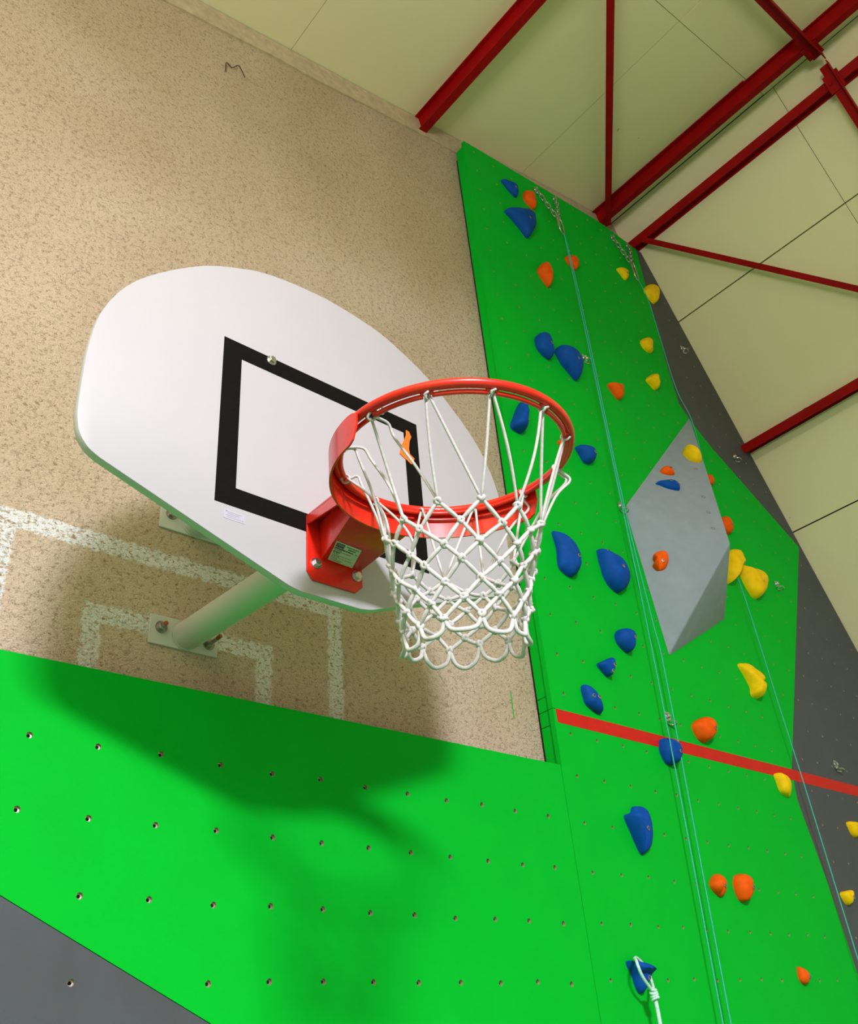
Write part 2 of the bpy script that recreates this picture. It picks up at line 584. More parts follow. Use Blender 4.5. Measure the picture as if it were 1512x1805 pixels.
# ------------------------------------------------------------------ roof steel
def ibeam(name, bc, nin, along, y0, y1, label, h=0.10, b=0.055, tf=0.006, tw=0.005):
    """bc = centre of the flange next to the roof (X, Z); nin = into the room; along = flange direction"""
    nin = Vector(nin).normalized()
    al = Vector(along).normalized()
    c = Vector((bc[0], 0, bc[1]))
    prof = [(-b / 2, 0), (b / 2, 0), (b / 2, tf), (tw / 2, tf), (tw / 2, h - tf), (b / 2, h - tf), (b / 2, h), (-b / 2, h),
            (-b / 2, h - tf), (-tw / 2, h - tf), (-tw / 2, tf), (-b / 2, tf)]
    root = empty(name, (c.x, y0, c.z), label, 'beam', 'red roof beams')

    def piece(nm, p2):
        pts = [c + al * u + nin * v + Vector((0, y0, 0)) for u, v in p2]
        return G().prism(pts, (0, y1 - y0, 0)).build(nm, M['beam'], root)
    piece('web', [(-tw / 2, tf), (tw / 2, tf), (tw / 2, h - tf), (-tw / 2, h - tf)])
    piece('flange', [(-b / 2, 0), (b / 2, 0), (b / 2, tf), (-b / 2, tf)])
    piece('flange', [(-b / 2, h - tf), (b / 2, h - tf), (b / 2, h), (-b / 2, h)])
    return root, c, al, nin


nl, al_ = -NLv, Vector((1, 0, SL)).normalized()
nr, ar_ = -NRv, Vector((1, 0, -SR)).normalized()
b1 = ibeam('roof_beam', (1.156, KL + SL * 1.156 - .001), nl, al_, YW - .001, YF, 'red roof beam furthest left, ending on bare plaster left of the green tower')
b2 = ibeam('roof_beam', (2.766, KL + SL * 2.766 - .001), nl, al_, YW - .001, YF, 'red roof beam just left of the roof ridge, meeting the upright red bar')
b3 = ibeam('roof_beam', (3.074, KR - SR * 3.074 - .001), nr, ar_, YW - .001, YF, 'red roof beam just right of the roof ridge, above the right chain anchor')
b4 = ibeam('roof_beam', (3.732, KR - SR * 3.732 - .001), nr, ar_, YW - .062, YF, 'red roof beam low on the right slope, ending at the charcoal panel')
# cover plate on the second beam, clips on the fourth
r, c, al, ni = b2
pts = [c + al * u + ni * v + Vector((0, YW - .002, 0)) for u, v in [(-.041, .001), (-.0275, .001), (-.0275, .007), (-.041, .007)]]
G().prism(pts, (0, -1.20, 0)).build('cover_plate', M['beam'], r)
r, c, al, ni = b4
for y in (YW - .075, 0.19):
    p = c + ni * .006 + Vector((0, y, 0))
    G().prism([p + al * -.045 + ni * v + Vector((0, dy, 0)) for v, dy in ((0, -.01), (.012, -.01), (.012, .01), (0, .01))], al * .02).build('clip', M['dark'], r)


def strip(name, a, b, nin, wdt, thick, label, group=None):
    """angle bar from a to b lying against the underside of the beams"""
    a, b = Vector(a), Vector(b)
    nin = Vector(nin).normalized()
    d = (b - a).normalized()
    s = d.cross(nin).normalized()
    root = empty(name, a, label, 'bar', group)
    leg1 = G().prism([a + s * -wdt / 2, a + s * wdt / 2, a + s * wdt / 2 + nin * thick, a + s * -wdt / 2 + nin * thick], b - a)
    leg1.build('face_leg', M['beam'], root)
    return root, a, d, s, nin


def on_left(x, y, off):
    return PL(x, y) + nl * off


def on_right(x, y, off):
    return PR(x, y) + nr * off


OFF = 0.103
strip('wind_brace', on_left(2.82, .672, OFF), on_left(1.185, -.63, OFF), nl, 0.042, 0.006,
      'slim red bar rising straight up in the photo from the second roof beam', 'slim roof braces')
strip('wind_brace', on_right(3.085, .53, OFF), on_right(3.735, -.83, OFF), nr, 0.036, 0.006,
      'slim red bar slanting right from the third roof beam across the right slope', 'slim roof braces')
for fn, x0, x1, label, plate in ((on_left, 1.15, 2.87, 'short red cross bar over the second roof beam at the top right', 2.79),
                                 (on_right, 3.03, 3.76, 'red cross bar bolted over the third roof beam at the right edge', 3.08)):
    nn = nl if fn is on_left else nr
    a, b = fn(x0, -.87, OFF + .007), fn(x1, -.87, OFF + .007)
    root, a, d, s, ni = strip('cross_bar', a, b, nn, 0.058, 0.006, label)
    # upright leg of the angle, and its end plate with bolt
    G().prism([a + s * -.029 + ni * .006, a + s * -.023 + ni * .006, a + s * -.023 + ni * .05, a + s * -.029 + ni * .05], b - a).build('upright_leg', M['beam'], root)
    p = fn(plate, -.87, OFF + .014)
    G().prism([p + d * -.06 + s * -.045, p + d * .06 + s * -.045, p + d * .06 + s * .045, p + d * -.06 + s * .045], ni * .005).build('end_plate', M['beam'], root)
    hexbolt('bolt', p + ni * .005 + s * .02, ni, 0.009, 0.008, M['beam'], root)


# ------------------------------------------------------------------ climbing wall
def poly_in(pt, poly):
    x, y = pt
    c = False
    for i in range(len(poly)):
        x1, y1 = poly[i]
        x2, y2 = poly[i - 1]
        if (y1 > y) != (y2 > y) and x < (x2 - x1) * (y - y1) / (y2 - y1) + x1:
            c = not c
    return c


def edge_dist(pt, poly):
    m = 1e9
    p = Vector(pt)
    for i in range(len(poly)):
        a, b = Vector(poly[i - 1]), Vector(poly[i])
        ab = b - a
        t = max(0, min(1, (p - a).dot(ab) / ab.length_squared))
        m = min(m, (a + ab * t - p).length)
    return m


def panel(name, poly, holes, m, parent, yf=YP, thick=0.022, hr=0.0078):
    """plywood panel with real drilled holes, each with a zinc insert set back in it"""
    area = sum(poly[i - 1][0] * poly[i][1] - poly[i][0] * poly[i - 1][1] for i in range(len(poly)))
    if area < 0:
        poly = poly[::-1]
    hs = [h for h in holes if poly_in(h, poly) and edge_dist(h, poly) > hr * 2]
    v2 = [Vector(p) for p in poly]
    n0 = len(v2)
    ed = [(i, (i + 1) % n0) for i in range(n0)]
    K = 8
    for hx, hz in hs:
        k0 = len(v2)
        v2 += [Vector((hx + hr * math.cos(2 * math.pi * k / K), hz + hr * math.sin(2 * math.pi * k / K))) for k in range(K)]
        ed += [(k0 + k, k0 + (k + 1) % K) for k in range(K)]
    ov, oe, of, orig, *_ = delaunay_2d_cdt(v2, ed, [], 0, 1e-6)
    vs = [(q.x, yf, q.y) for q in ov]
    hid = [(o_[0] - n0) // K if o_ and o_[0] >= n0 else -1 for o_ in orig]
    fs = []
    for f in of:
        if hid[f[0]] >= 0 and all(hid[i] == hid[f[0]] for i in f):
            continue
        cx_, cz_ = sum(ov[i].x for i in f) / len(f), sum(ov[i].y for i in f) / len(f)
        if poly_in((cx_, cz_), poly):
            fs.append(tuple(f))
    mi = [0] * len(fs)
    k0 = len(vs)
    vs += [(p[0], yf, p[1]) for p in poly] + [(p[0], yf + thick, p[1]) for p in poly]
    fs += [(k0 + i, k0 + (i + 1) % n0, k0 + n0 + (i + 1) % n0, k0 + n0 + i) for i in range(n0)]
    fs.append(tuple(k0 + n0 + i for i in range(n0)))
    mi += [0] * (n0 + 1)
    for hx, hz in hs:
        k0 = len(vs)
        for dy in (0, 0.016):
            vs += [(hx + hr * math.cos(2 * math.pi * k / K), yf + dy, hz + hr * math.sin(2 * math.pi * k / K)) for k in range(K)]
        fs += [(k0 + k, k0 + (k + 1) % K, k0 + K + (k + 1) % K, k0 + K + k) for k in range(K)]
        mi += [1] * K
    me = bpy.data.meshes.new(name)
    base = org(parent)
    me.from_pydata([tuple(Vector(q) - base) for q in vs], [], fs)
    me.materials.append(m)
    me.materials.append(M['ply'])
    for p, i in zip(me.polygons, mi):
        p.material_index = i
    o = link(name, me, None, parent)
    if hs:
        g_ = G()
        for hx, hz in hs:
            vv = []
            for rr, dy in ((hr * 0.98, .007), (hr * 0.55, .0075), (hr * 0.55, .015)):
                vv += [(hx + rr * math.cos(2 * math.pi * k / K), yf + dy, hz + rr * math.sin(2 * math.pi * k / K)) for k in range(K)]
            g_.add(vv, [(j * K + k, j * K + (k + 1) % K, (j + 1) * K + (k + 1) % K, (j + 1) * K + k) for j in (0, 1) for k in range(K)])
        io = g_.build('threaded_insert', M['insert'], o)
        io['kind'] = 'stuff'
    return o


CX = [-1.475, -1.32, -1.165, -1.01, -.855, -.70, -.55, -.395, -.236, -.079, .083, .241, .396, .550, .7015, .855, 1.008, 1.157, 1.309]
CZ = [-.563, -.730, -.896, -1.062, -1.228, -1.394, -1.56, -1.726]
TX = [1.4955, 1.646, 1.795, 1.9435, 2.081, 2.221, 2.365, 2.507, 2.648, 2.790, 2.927, 3.20, 3.345, 3.49, 3.635, 3.78, 3.925, 4.07, 4.215, 4.36, 4.505, 4.65]
TZ = [-1.54, -1.378, -1.215, -1.052, -.887, -.729, -.567, -.405, -.250, -.094, .066, .234, .394, .555, .708] + [.870 + .162 * k for k in range(16)]
low_holes = [(x + random.uniform(-.003, .003), z + random.uniform(-.003, .003)) for x in CX for z in CZ]
tow_holes = [(x + random.uniform(-.003, .003), z + random.uniform(-.003, .003)) for x in TX for z in TZ]

cw = empty('climbing_wall', (1.42, YP, FLOOR), 'bright green and charcoal indoor climbing wall drilled with holes, on the gable wall', 'climbing wall')
lx0 = -1.6
gl = lambda x: -0.901 - 0.4886 * (x + 0.4024)       # slanting green / charcoal border low on the left
o = panel('green_panel', [(lx0, -.3765), (1.413, -.3765), (1.413, gl(1.413)), (-1.475, -.3775)], low_holes, M['green'], cw)
o['label'] = 'wide low green panel under the backboard'
panel('charcoal_panel', [(lx0, -.3765), (-1.4765, -.3785), (1.413, gl(1.413) - .002), (1.413, FLOOR), (lx0, FLOOR)], low_holes, M['grey'], cw)
GB_up = [(2.63, 3.381), (3.03, 3.386), (2.992, 2.31), (3.004, 2.02), (3.085, 1.925), (3.25, 1.79), (3.4125, 1.6928), (3.9816, 1.3408), (3.066, -.165)]
o = panel('green_panel', [(1.42, -.165), (1.42, 3.176)] + GB_up, tow_holes, M['green'], cw, hr=0.0064)
o['label'] = 'tall upper green panel of the tower'
GB_lo = [(3.065, -.167), (3.035, -.311), (3.09, -.675), (3.113, -1.034), (3.2, -1.8), (3.25, FLOOR)]
o = panel('green_panel', [(1.4155, FLOOR), (1.4155, -.378), (1.42, -.377), (1.42, -.167)] + GB_lo, tow_holes, M['green'], cw, hr=0.0064)
o['label'] = 'lower green panel of the tower, below the red stripe'
off = lambda pts: [(x + .0015, z) for x, z in pts]
xr = lambda z: (KR - z) / SR - 0.012
panel('charcoal_panel', off(GB_up)[1:] + off(GB_lo) + [(xr(FLOOR), FLOOR), (xr(3.386), 3.386)], tow_holes, M['grey'], cw, hr=0.0064)
G().prism([(1.434, YP - .0006, -.1655), (xr(-.166), YP - .0006, -.1655), (xr(-.22), YP - .0006, -.2215), (1.4355, YP - .0006, -.2175)], (0, .0012, 0)).build('red_stripe', M['stripe'], cw)
# side of the tower: boards with open joints, battens in the dark gap behind
for z0, z1 in ((-.47, -.2225), (-.2195, -.1655), (-.1625, -.1125), (-.1095, 3.155)):
    G().box((1.427, YP + .027, z0), (1.446, YP + .074, z1)).build('side_board', M['green'], cw)
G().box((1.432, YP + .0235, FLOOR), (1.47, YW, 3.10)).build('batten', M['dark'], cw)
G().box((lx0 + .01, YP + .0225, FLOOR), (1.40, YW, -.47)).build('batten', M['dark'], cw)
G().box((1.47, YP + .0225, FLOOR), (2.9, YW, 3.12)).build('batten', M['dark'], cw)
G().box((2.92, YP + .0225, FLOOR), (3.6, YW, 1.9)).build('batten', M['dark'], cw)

# ---- pale grey volume
A = Vector((3.084, YP, 1.956))
B1, B2 = Vector((2.196, YP, 1.003)), Vector((2.18, YP, .9485))
E1, E2 = Vector((2.2567, YP, .2309)), Vector((2.279, YP, .236))
F_ = Vector((2.832, YP, .553))
Cp = Vector((2.5575, .338, .763))
vol = obj('climbing_volume', [A, B1, B2, E1, E2, F_, Cp], [(0, 1, 6), (1, 2, 6), (2, 3, 6), (3, 4, 6), (4, 5, 6), (5, 0, 6), (5, 4, 3, 2, 1, 0)],
          M['volume'], at=(2.6, YP, .9))
bevel(vol, 0.006, 2)
tag(vol, 'pale grey faceted volume bulging from the middle of the green tower', 'climbing volume')
NM, NT = Vector((-.627, -.776, -.065)).normalized(), Vector((-.411, -.83, .376)).normalized()
for pts, nn in (([(2.209, 0.608, 0.902), (2.249, 0.579, 0.863), (2.36, 0.494, 0.803), (2.47, 0.41, 0.747), (2.402, 0.476, 0.622), (2.333, 0.541, 0.498), (2.271, 0.608, 0.299), (2.241, 0.607, 0.605)], NM),
                ([(2.28, 0.582, 0.999), (2.405, 0.606, 1.188), (2.469, 0.519, 1.065), (2.41, 0.488, 0.934), (2.601, 0.424, 1.001), (2.543, 0.394, 0.871), (2.658, 0.455, 1.131), (2.775, 0.513, 1.387)], NT)):
    for p in pts:
        g = G()
        g.lathe([(.0115, -.003), (.0115, .0012), (.0085, .0016), (.0080, -.0005), (.003, -.002)], Vector(p), nn, 12)
        o = g.build('threaded_insert', M['bolt'], vol)
        autosmooth(o)

# ------------------------------------------------------------------ holds
HOLDS=[
('blue','w',0.035,[1.763,0.618,3.025],[[-0.076,0.013],[-0.028,0.041],[0.029,0.06],[0.052,0.034],[0.048,-0.026],[0.026,-0.056],[-0.009,-0.045],[-0.043,-0.022]]),
('orange','w',0.044,[1.917,0.618,3.038],[[-0.003,0.076],[0.026,0.08],[0.038,0.02],[0.038,-0.039],[0.027,-0.063],[-0.002,-0.061],[-0.036,-0.045],[-0.052,-0.011],[-0.036,0.043]]),
('blue','w',0.06,[1.809,0.618,2.783],[[-0.145,-0.028],[-0.078,0.032],[0.028,0.097],[0.096,0.115],[0.11,0.075],[0.095,-0.001],[0.02,-0.133],[-0.033,-0.1],[-0.092,-0.057]]),
('orange','w',0.053,[1.915,0.618,2.409],[[0.014,0.1],[0.037,0.085],[0.042,0.028],[0.027,-0.057],[0.012,-0.087],[-0.007,-0.073],[-0.039,-0.043],[-0.057,-0.006],[-0.028,0.053]]),
('orange','w',0.038,[2.214,0.618,2.705],[[-0.06,0.004],[-0.017,0.043],[0.029,0.061],[0.047,0.041],[0.041,-0.012],[0.013,-0.054],[-0.009,-0.05],[-0.044,-0.033]]),
('yellow','w',0.032,[2.759,0.618,2.97],[[-0.057,0.005],[-0.013,0.04],[0.039,0.056],[0.056,0.028],[0.036,-0.025],[0.007,-0.055],[-0.023,-0.034],[-0.045,-0.015]]),
('yellow','w',0.055,[3.047,0.618,2.963],[[-0.079,-0.022],[-0.048,0.037],[0.013,0.087],[0.068,0.094],[0.076,0.05],[0.046,-0.028],[0.01,-0.084],[-0.024,-0.085],[-0.061,-0.048]]),
('yellow','w',0.043,[2.81,0.618,2.377],[[-0.066,-0.016],[-0.041,0.026],[0.012,0.063],[0.039,0.063],[0.033,0.025],[0.046,-0.012],[0.027,-0.044],[-0.007,-0.057],[-0.044,-0.049]]),
('yellow','w',0.053,[2.758,0.618,2.065],[[-0.068,-0.021],[-0.032,0.022],[0.036,0.075],[0.064,0.072],[0.047,-0.002],[0.016,-0.052],[-0.014,-0.057],[-0.049,-0.037]]),
('blue','w',0.058,[1.773,0.618,1.807],[[-0.046,0.029],[-0.003,0.082],[0.028,0.085],[0.048,0.044],[0.047,-0.037],[0.034,-0.076],[-0.008,-0.074],[-0.048,-0.045],[-0.053,-0.007]]),
('blue','w',0.068,[1.965,0.618,1.802],[[-0.095,0.016],[-0.075,0.053],[-0.031,0.082],[0.033,0.092],[0.076,0.064],[0.085,0.008],[0.06,-0.071],[0.03,-0.115],[-0.015,-0.086],[-0.068,-0.043]]),
('orange','w',0.048,[2.344,0.618,1.792],[[-0.066,0.013],[-0.004,0.039],[0.057,0.064],[0.05,0.012],[0.02,-0.053],[-0.014,-0.052],[-0.043,-0.021]]),
('blue','w',0.08,[1.486,0.618,1.201],[[0.017,0.09],[0.056,0.126],[0.04,0.031],[0.021,-0.065],[-0.03,-0.08],[-0.057,-0.068],[-0.047,-0.035]]),
('orange','w',0.032,[1.785,0.618,1.187],[[-0.036,0.003],[-0.013,0.024],[0.026,0.033],[0.029,-0.002],[0.01,-0.031],[-0.015,-0.027]]),
('blue','w',0.052,[1.946,0.618,1.199],[[-0.068,0.016],[0.004,0.046],[0.045,0.045],[0.057,0.017],[0.032,-0.039],[-0.023,-0.06],[-0.048,-0.025]]),
('yellow','t',0.058,[2.831,0.546,1.52],[[-0.05,0.01],[-0.012,0.06],[0.036,0.079],[0.06,0.045],[0.043,-0.028],[0.012,-0.073],[-0.039,-0.063],[-0.049,-0.031]]),
('orange','t',0.031,[2.586,0.581,1.331],[[-0.04,0.005],[-0.004,0.029],[0.025,0.032],[0.036,0.015],[0.029,-0.031],[-0.01,-0.032],[-0.036,-0.018]]),
('blue','t',0.034,[2.523,0.553,1.199],[[-0.071,0.023],[-0.02,0.038],[0.036,0.032],[0.056,0.007],[0.045,-0.032],[0.027,-0.044],[-0.021,-0.025],[-0.052,0.002]]),
('orange','w',0.025,[3.097,0.618,1.502],[[-0.016,0.026],[0.014,0.04],[0.03,0.02],[0.018,-0.025],[-0.012,-0.039],[-0.032,-0.023]]),
('orange','w',0.042,[3.118,0.618,1.201],[[-0.034,0.032],[0.018,0.062],[0.051,0.039],[0.042,-0.013],[0.011,-0.052],[-0.036,-0.052],[-0.053,-0.015]]),
('yellow','w',0.08,[3.047,0.618,0.928],[[-0.041,0.051],[0.033,0.096],[0.076,0.092],[0.081,0.045],[0.05,-0.003],[-0.034,-0.087],[-0.08,-0.135],[-0.086,-0.059]]),
('yellow','w',0.07,[3.233,0.618,0.88],[[-0.109,0.059],[-0.038,0.069],[0.058,0.084],[0.111,0.062],[0.11,0.013],[0.059,-0.059],[-0.021,-0.11],[-0.068,-0.091],[-0.102,-0.026]]),
('blue','w',0.07,[1.645,0.618,0.534],[[-0.055,0.111],[-0.003,0.1],[0.042,0.069],[0.06,0.025],[0.052,-0.033],[0.032,-0.078],[0.002,-0.091],[-0.031,-0.079],[-0.054,-0.053],[-0.045,0.03]]),
('blue','w',0.07,[1.958,0.618,0.555],[[-0.077,0.089],[-0.028,0.094],[0.042,0.076],[0.083,0.041],[0.084,-0.014],[0.054,-0.069],[0.012,-0.096],[-0.031,-0.085],[-0.064,-0.049],[-0.075,0.013]]),
('orange','m',0.06,[2.281,0.567,0.691],[[-0.031,0.009],[-0.018,0.036],[0.021,0.053],[0.045,0.041],[0.042,-0.006],[0.02,-0.043],[-0.017,-0.052],[-0.037,-0.029],[-0.025,-0.008]]),
('blue','w',0.059,[1.937,0.618,0.23],[[-0.053,0.004],[-0.03,0.032],[0.006,0.046],[0.047,0.046],[0.059,0.021],[0.034,-0.014],[0.014,-0.061],[-0.027,-0.047],[-0.05,-0.025]]),
('blue','w',0.045,[1.78,0.618,0.07],[[-0.052,0.001],[-0.007,0.026],[0.035,0.045],[0.037,0.021],[0.02,-0.024],[-0.003,-0.043],[-0.03,-0.026]]),
('blue','w',0.041,[1.642,0.618,-0.092],[[-0.042,0.035],[-0.028,0.053],[0.003,0.044],[0.029,0.02],[0.043,-0.023],[0.045,-0.051],[0.015,-0.049],[-0.027,-0.029],[-0.039,0.0]]),
('yellow','w',0.068,[2.926,0.618,0.247],[[-0.094,0.058],[-0.06,0.078],[-0.008,0.076],[0.041,0.06],[0.091,0.043],[0.092,0.02],[0.061,-0.007],[0.05,-0.042],[0.008,-0.087],[-0.031,-0.091],[-0.049,-0.076],[-0.039,-0.042],[-0.062,0.011]]),
('orange','w',0.063,[2.374,0.618,-0.088],[[-0.072,0.002],[-0.038,0.031],[0.021,0.053],[0.057,0.046],[0.06,0.004],[0.04,-0.031],[-0.015,-0.061],[-0.054,-0.044]]),
('blue','w',0.059,[2.081,0.618,-0.232],[[-0.053,0.003],[-0.038,0.042],[-0.01,0.05],[0.039,0.044],[0.062,0.016],[0.05,-0.021],[0.017,-0.049],[-0.022,-0.054],[-0.045,-0.031]]),
('yellow','w',0.045,[2.934,0.618,-0.253],[[-0.049,0.04],[0.002,0.049],[0.049,0.043],[0.062,0.008],[0.026,-0.049],[-0.003,-0.054],[-0.04,-0.038],[-0.048,0.001]]),
('blue','w',0.08,[1.788,0.618,-0.553],[[-0.067,0.035],[-0.03,0.046],[-0.011,0.069],[0.028,0.076],[0.065,0.064],[0.074,0.024],[0.058,-0.036],[0.031,-0.079],[-0.007,-0.098],[-0.025,-0.083],[-0.049,-0.03],[-0.066,0.012]]),
('orange','w',0.053,[2.215,0.618,-0.725],[[-0.04,0.014],[-0.007,0.034],[0.025,0.036],[0.053,0.019],[0.044,-0.014],[0.004,-0.045],[-0.029,-0.034],[-0.049,-0.01]]),
('orange','w',0.051,[2.372,0.618,-0.726],[[-0.042,0.017],[-0.019,0.042],[0.017,0.05],[0.053,0.039],[0.05,0.006],[0.026,-0.035],[-0.006,-0.057],[-0.033,-0.047],[-0.046,-0.015]]),
('yellow','w',0.035,[3.495,0.618,-0.394],[[-0.051,0.021],[0.004,0.031],[0.037,0.026],[0.053,-0.005],[-0.005,-0.044],[-0.038,-0.03]]),
('yellow','w',0.035,[3.212,0.618,-0.718],[[-0.041,0.014],[0.006,0.024],[0.048,0.027],[0.026,-0.012],[-0.006,-0.036],[-0.033,-0.018]]),
('orange','w',0.029,[2.656,0.618,-1.035],[[-0.023,0.021],[-0.011,0.03],[0.02,0.02],[0.035,0.002],[0.014,-0.027],[-0.008,-0.032],[-0.027,-0.014]]),
('blue','w',0.066,[1.64,0.618,-1.041],[[-0.056,0.039],[-0.013,0.04],[0.034,0.032],[0.054,0.015],[0.044,-0.004],[0.015,-0.023],[-0.011,-0.052],[-0.029,-0.04],[-0.038,-0.008]]),
]

HN = {'w': Vector((0, -1, 0)), 't': NT, 'm': NM}
LABELS = [
    'small blue hold with a flat top at the tower\'s top left corner',
    'orange oval hold between the two topmost blue holds and the left chain',
    'large blue half-moon hold below the topmost small blue hold',
    'orange teardrop hold tapering down to a point, left of the upper turquoise cord',
    'orange rounded hold crossed by the turquoise cord, just below the left chain link',
    'small yellow hold just left of the right chain\'s steel link',
    'yellow drop-shaped hold straddling the green edge below the right chain',
    'yellow kidney-shaped hold near the green tower\'s right edge, middle of three',
    'yellow lumpy hold below the kidney-shaped one at the green tower\'s right edge',
    'tall narrow blue hold left of the big blue drop, above the hoop',
    'big blue drop-shaped hold beside the topmost bolt hanger on the cord line',
    'orange blunt triangular hold right of the cords, above the grey volume',
    'blue wedge-shaped hold seen through the basketball hoop',
    'small orange hold seen just inside the hoop\'s right rim',
    'blue rounded hold just outside the hoop\'s right rim',
    'yellow grooved hold at the top of the pale grey volume',
    'small orange hold above the blue one on the pale grey volume',
    'flat blue hold on the upper face of the pale grey volume',
    'tiny orange hold peeking past the volume\'s upper right edge',
    'orange hold half hidden behind the right corner of the volume',
    'yellow hold half hidden behind the volume, left of the big yellow one',
    'large yellow rounded hold right of the volume, beside a bolt hanger',
    'tall blue crescent-shaped hold beside the net, left of a blue drop',
    'large blue drop with a bolt at its pointed top, left of the volume',
    'orange hooked hold low on the lower face of the grey volume',
    'blue rounded hold with a pointed bottom, left of the volume\'s lowest tip',
    'small blue triangular hold with two bolts, middle of three above the stripe',
    'blue leaf-shaped hold with two bolts just above the red stripe',
    'long lobed yellow hold on green below the volume, beside the right cord',
    'orange round hold just above the red stripe',
    'blue rounded hold overlapping the red stripe, crossed by a cord',
    'yellow knobbly hold under the red stripe at the green panel\'s right edge',
    'big blue hold with a notched left shoulder below the red stripe',
    'orange notched hold, left one of the low orange pair',
    'orange egg-shaped hold, right one of the low orange pair',
    'yellow hold cut off by the photo\'s right edge, on charcoal',
    'small yellow hold on charcoal right of the lowest green edge',
    'small orange hold alone near the bottom right of the green panel',
    'blue ledge-shaped hold with a pale cord looped over it',
]
# (ridge / groove line through local points, depth factor on its right side), two-bolt positions ...
STEP = {32: ((-.045, .06), (-.02, -.09), .45), 33: ((-.02, .05), (-.02, -.05), .5), 24: ((-.02, .05), (-.015, -.05), .45),
        15: ((.0, .06), (.012, -.06), .75), 7: ((.03, .03), (.0, -.05), .7), 8: ((-.03, .04), (.02, -.05), .75), 22: ((-.03, .09), (.0, -.09), .6),
        28: ((-.06, .02), (.05, -.05), .7), 31: ((-.02, .05), (.0, -.05), .65), 38: ((.06, .01), (-.06, .012), .5), 12: ((.02, .1), (-.01, -.1), .7)}
BOLTS = {17: [(.01, .012), (.045, -.012)], 26: [(.012, .0), (-.002, -.028)], 27: [(-.018, .0), (.012, .0)], 23: [(-.055, .075), (-.005, .0)]}
NOBOLT = {3, 4, 6, 7, 8, 11, 28, 31, 13, 18}


def inside_pt(q, poly):
    return poly_in((q[0], q[1]), poly)


for idx, (colr, wh, h, o0, outl) in enumerate(HOLDS):
    nn = HN[wh]
    o0 = Vector(o0)
    ux = (Vector((1, 0, 0)) - nn * nn.x).normalized()
    uv = nn.cross(ux)
    if uv.z < 0:
        uv = -uv
    cur = catmull([Vector((a, b, 0)) for a, b in outl], 4, True)
    ncur = len(cur)
    ctr = Vector((0, 0, 0))
    for q in cur:
        ctr += q
    ctr /= ncur
    apex = ctr + Vector((0, -0.10 * max(q.y for q in cur), 0))
    RINGS = 9
    vs, fs = [], []

    def shape(x, y, t):
        """t = 0 rim .. 1 apex -> height"""
        hh = math.sin(t * math.pi / 2) ** 0.8
        if idx in STEP:
            (ax, ay), (bx, by), fac = STEP[idx]
            side = (bx - ax) * (y - ay) - (by - ay) * (x - ax)
            ln = math.hypot(bx - ax, by - ay)
            k = min(1, max(0, 0.5 - side / ln / 0.010))
            if (ax + ay + bx + by) != 0 or True:
                hh *= fac + (1 - fac) * k if idx not in (22,) else fac + (1 - fac) * (1 - k)
        hh *= 1 + 0.14 * noise.noise((x * 16 + idx * 3.1, y * 16, idx))
        return hh * h
    for rI in range(RINGS):
        t = rI / RINGS
        sc = math.cos(t * math.pi / 2) ** 0.75
        for q in cur:
            p = apex + (q - apex) * sc
            p = p * (1 + 0.05 * noise.noise((q.x * 30 + idx, q.y * 30, t * 2)))
            z = shape(p.x, p.y, t) if rI else 0.0
            vs.append(o0 + ux * p.x + uv * p.y + nn * z)
    vs.append(o0 + ux * apex.x + uv * apex.y + nn * shape(apex.x, apex.y, 1))
    for rI in range(RINGS - 1):
        for k in range(ncur):
            k2 = (k + 1) % ncur
            fs.append((rI * ncur + k, rI * ncur + k2, (rI + 1) * ncur + k2, (rI + 1) * ncur + k))
    top = len(vs) - 1
    fs += [((RINGS - 1) * ncur + k, (RINGS - 1) * ncur + (k + 1) % ncur, top) for k in range(ncur)]
    fs.append(tuple(range(ncur - 1, -1, -1)))
    ho = obj('climbing_hold', vs, fs, M[colr], at=o0)
    autosmooth(ho, 48)
    tag(ho, LABELS[idx], 'climbing hold', colr + ' climbing holds')
    if idx not in NOBOLT:
        for bx, by in BOLTS.get(idx, [(apex.x + 0.012, apex.y - .004)]):
            # find the surface height under the bolt
            best = min((v for v in vs), key=lambda v: ((v - o0).dot(ux) - bx) ** 2 + ((v - o0).dot(uv) - by) ** 2)
            zz = (best - o0).dot(nn)
            c = o0 + ux * bx + uv * by + nn * (zz - .002)
            g = G()
            g.lathe([(.0085, -.004), (.0085, .0035), (.0070, .0045), (.0048, .0045), (.0044, .001)], c, nn, 12)
            autosmooth(g.build('bolt', M['bolt'], ho))

# ------------------------------------------------------------------ bolt hangers, chains, cords


def hanger(x, z, label, rot=0.0):
    root = empty('bolt_hanger', (x, YP, z), label, 'bolt hanger', 'steel bolt hangers')
    ca, sa = math.cos(rot), math.sin(rot)

    def P(u, v, d):
        return Vector((x + u * ca - v * sa, YP - d, z + u * sa + v * ca))
    pl = [(-.014, .022), (.014, .022), (.018, .012), (.018, -.012), (.010, -.020), (-.010, -.020), (-.018, -.012), (-.018, .012)]
    o = G().prism([P(u, v, .0005) for u, v in pl], P(0, 0, .0035) - P(0, 0, .0005)).build('plate', M['steel'], root)
    # bent ear with an eye
    path = [P(.034 * math.cos(t) * .6, -.030 + .0, .018 + .017 * math.sin(t)) + (P(0, -.004 * math.cos(t), 0) - P(0, 0, 0)) for t in [2 * math.pi * k / 16 for k in range(16)]]
    g_ = G()
    g_.tube(path, .0035, 7, closed=True)
    autosmooth(g_.build('eye', M['steel'], root))
    hexbolt('bolt', P(0, .004, .0035), (0, -1, 0), .0085, .009, M['steel'], root)
    return root


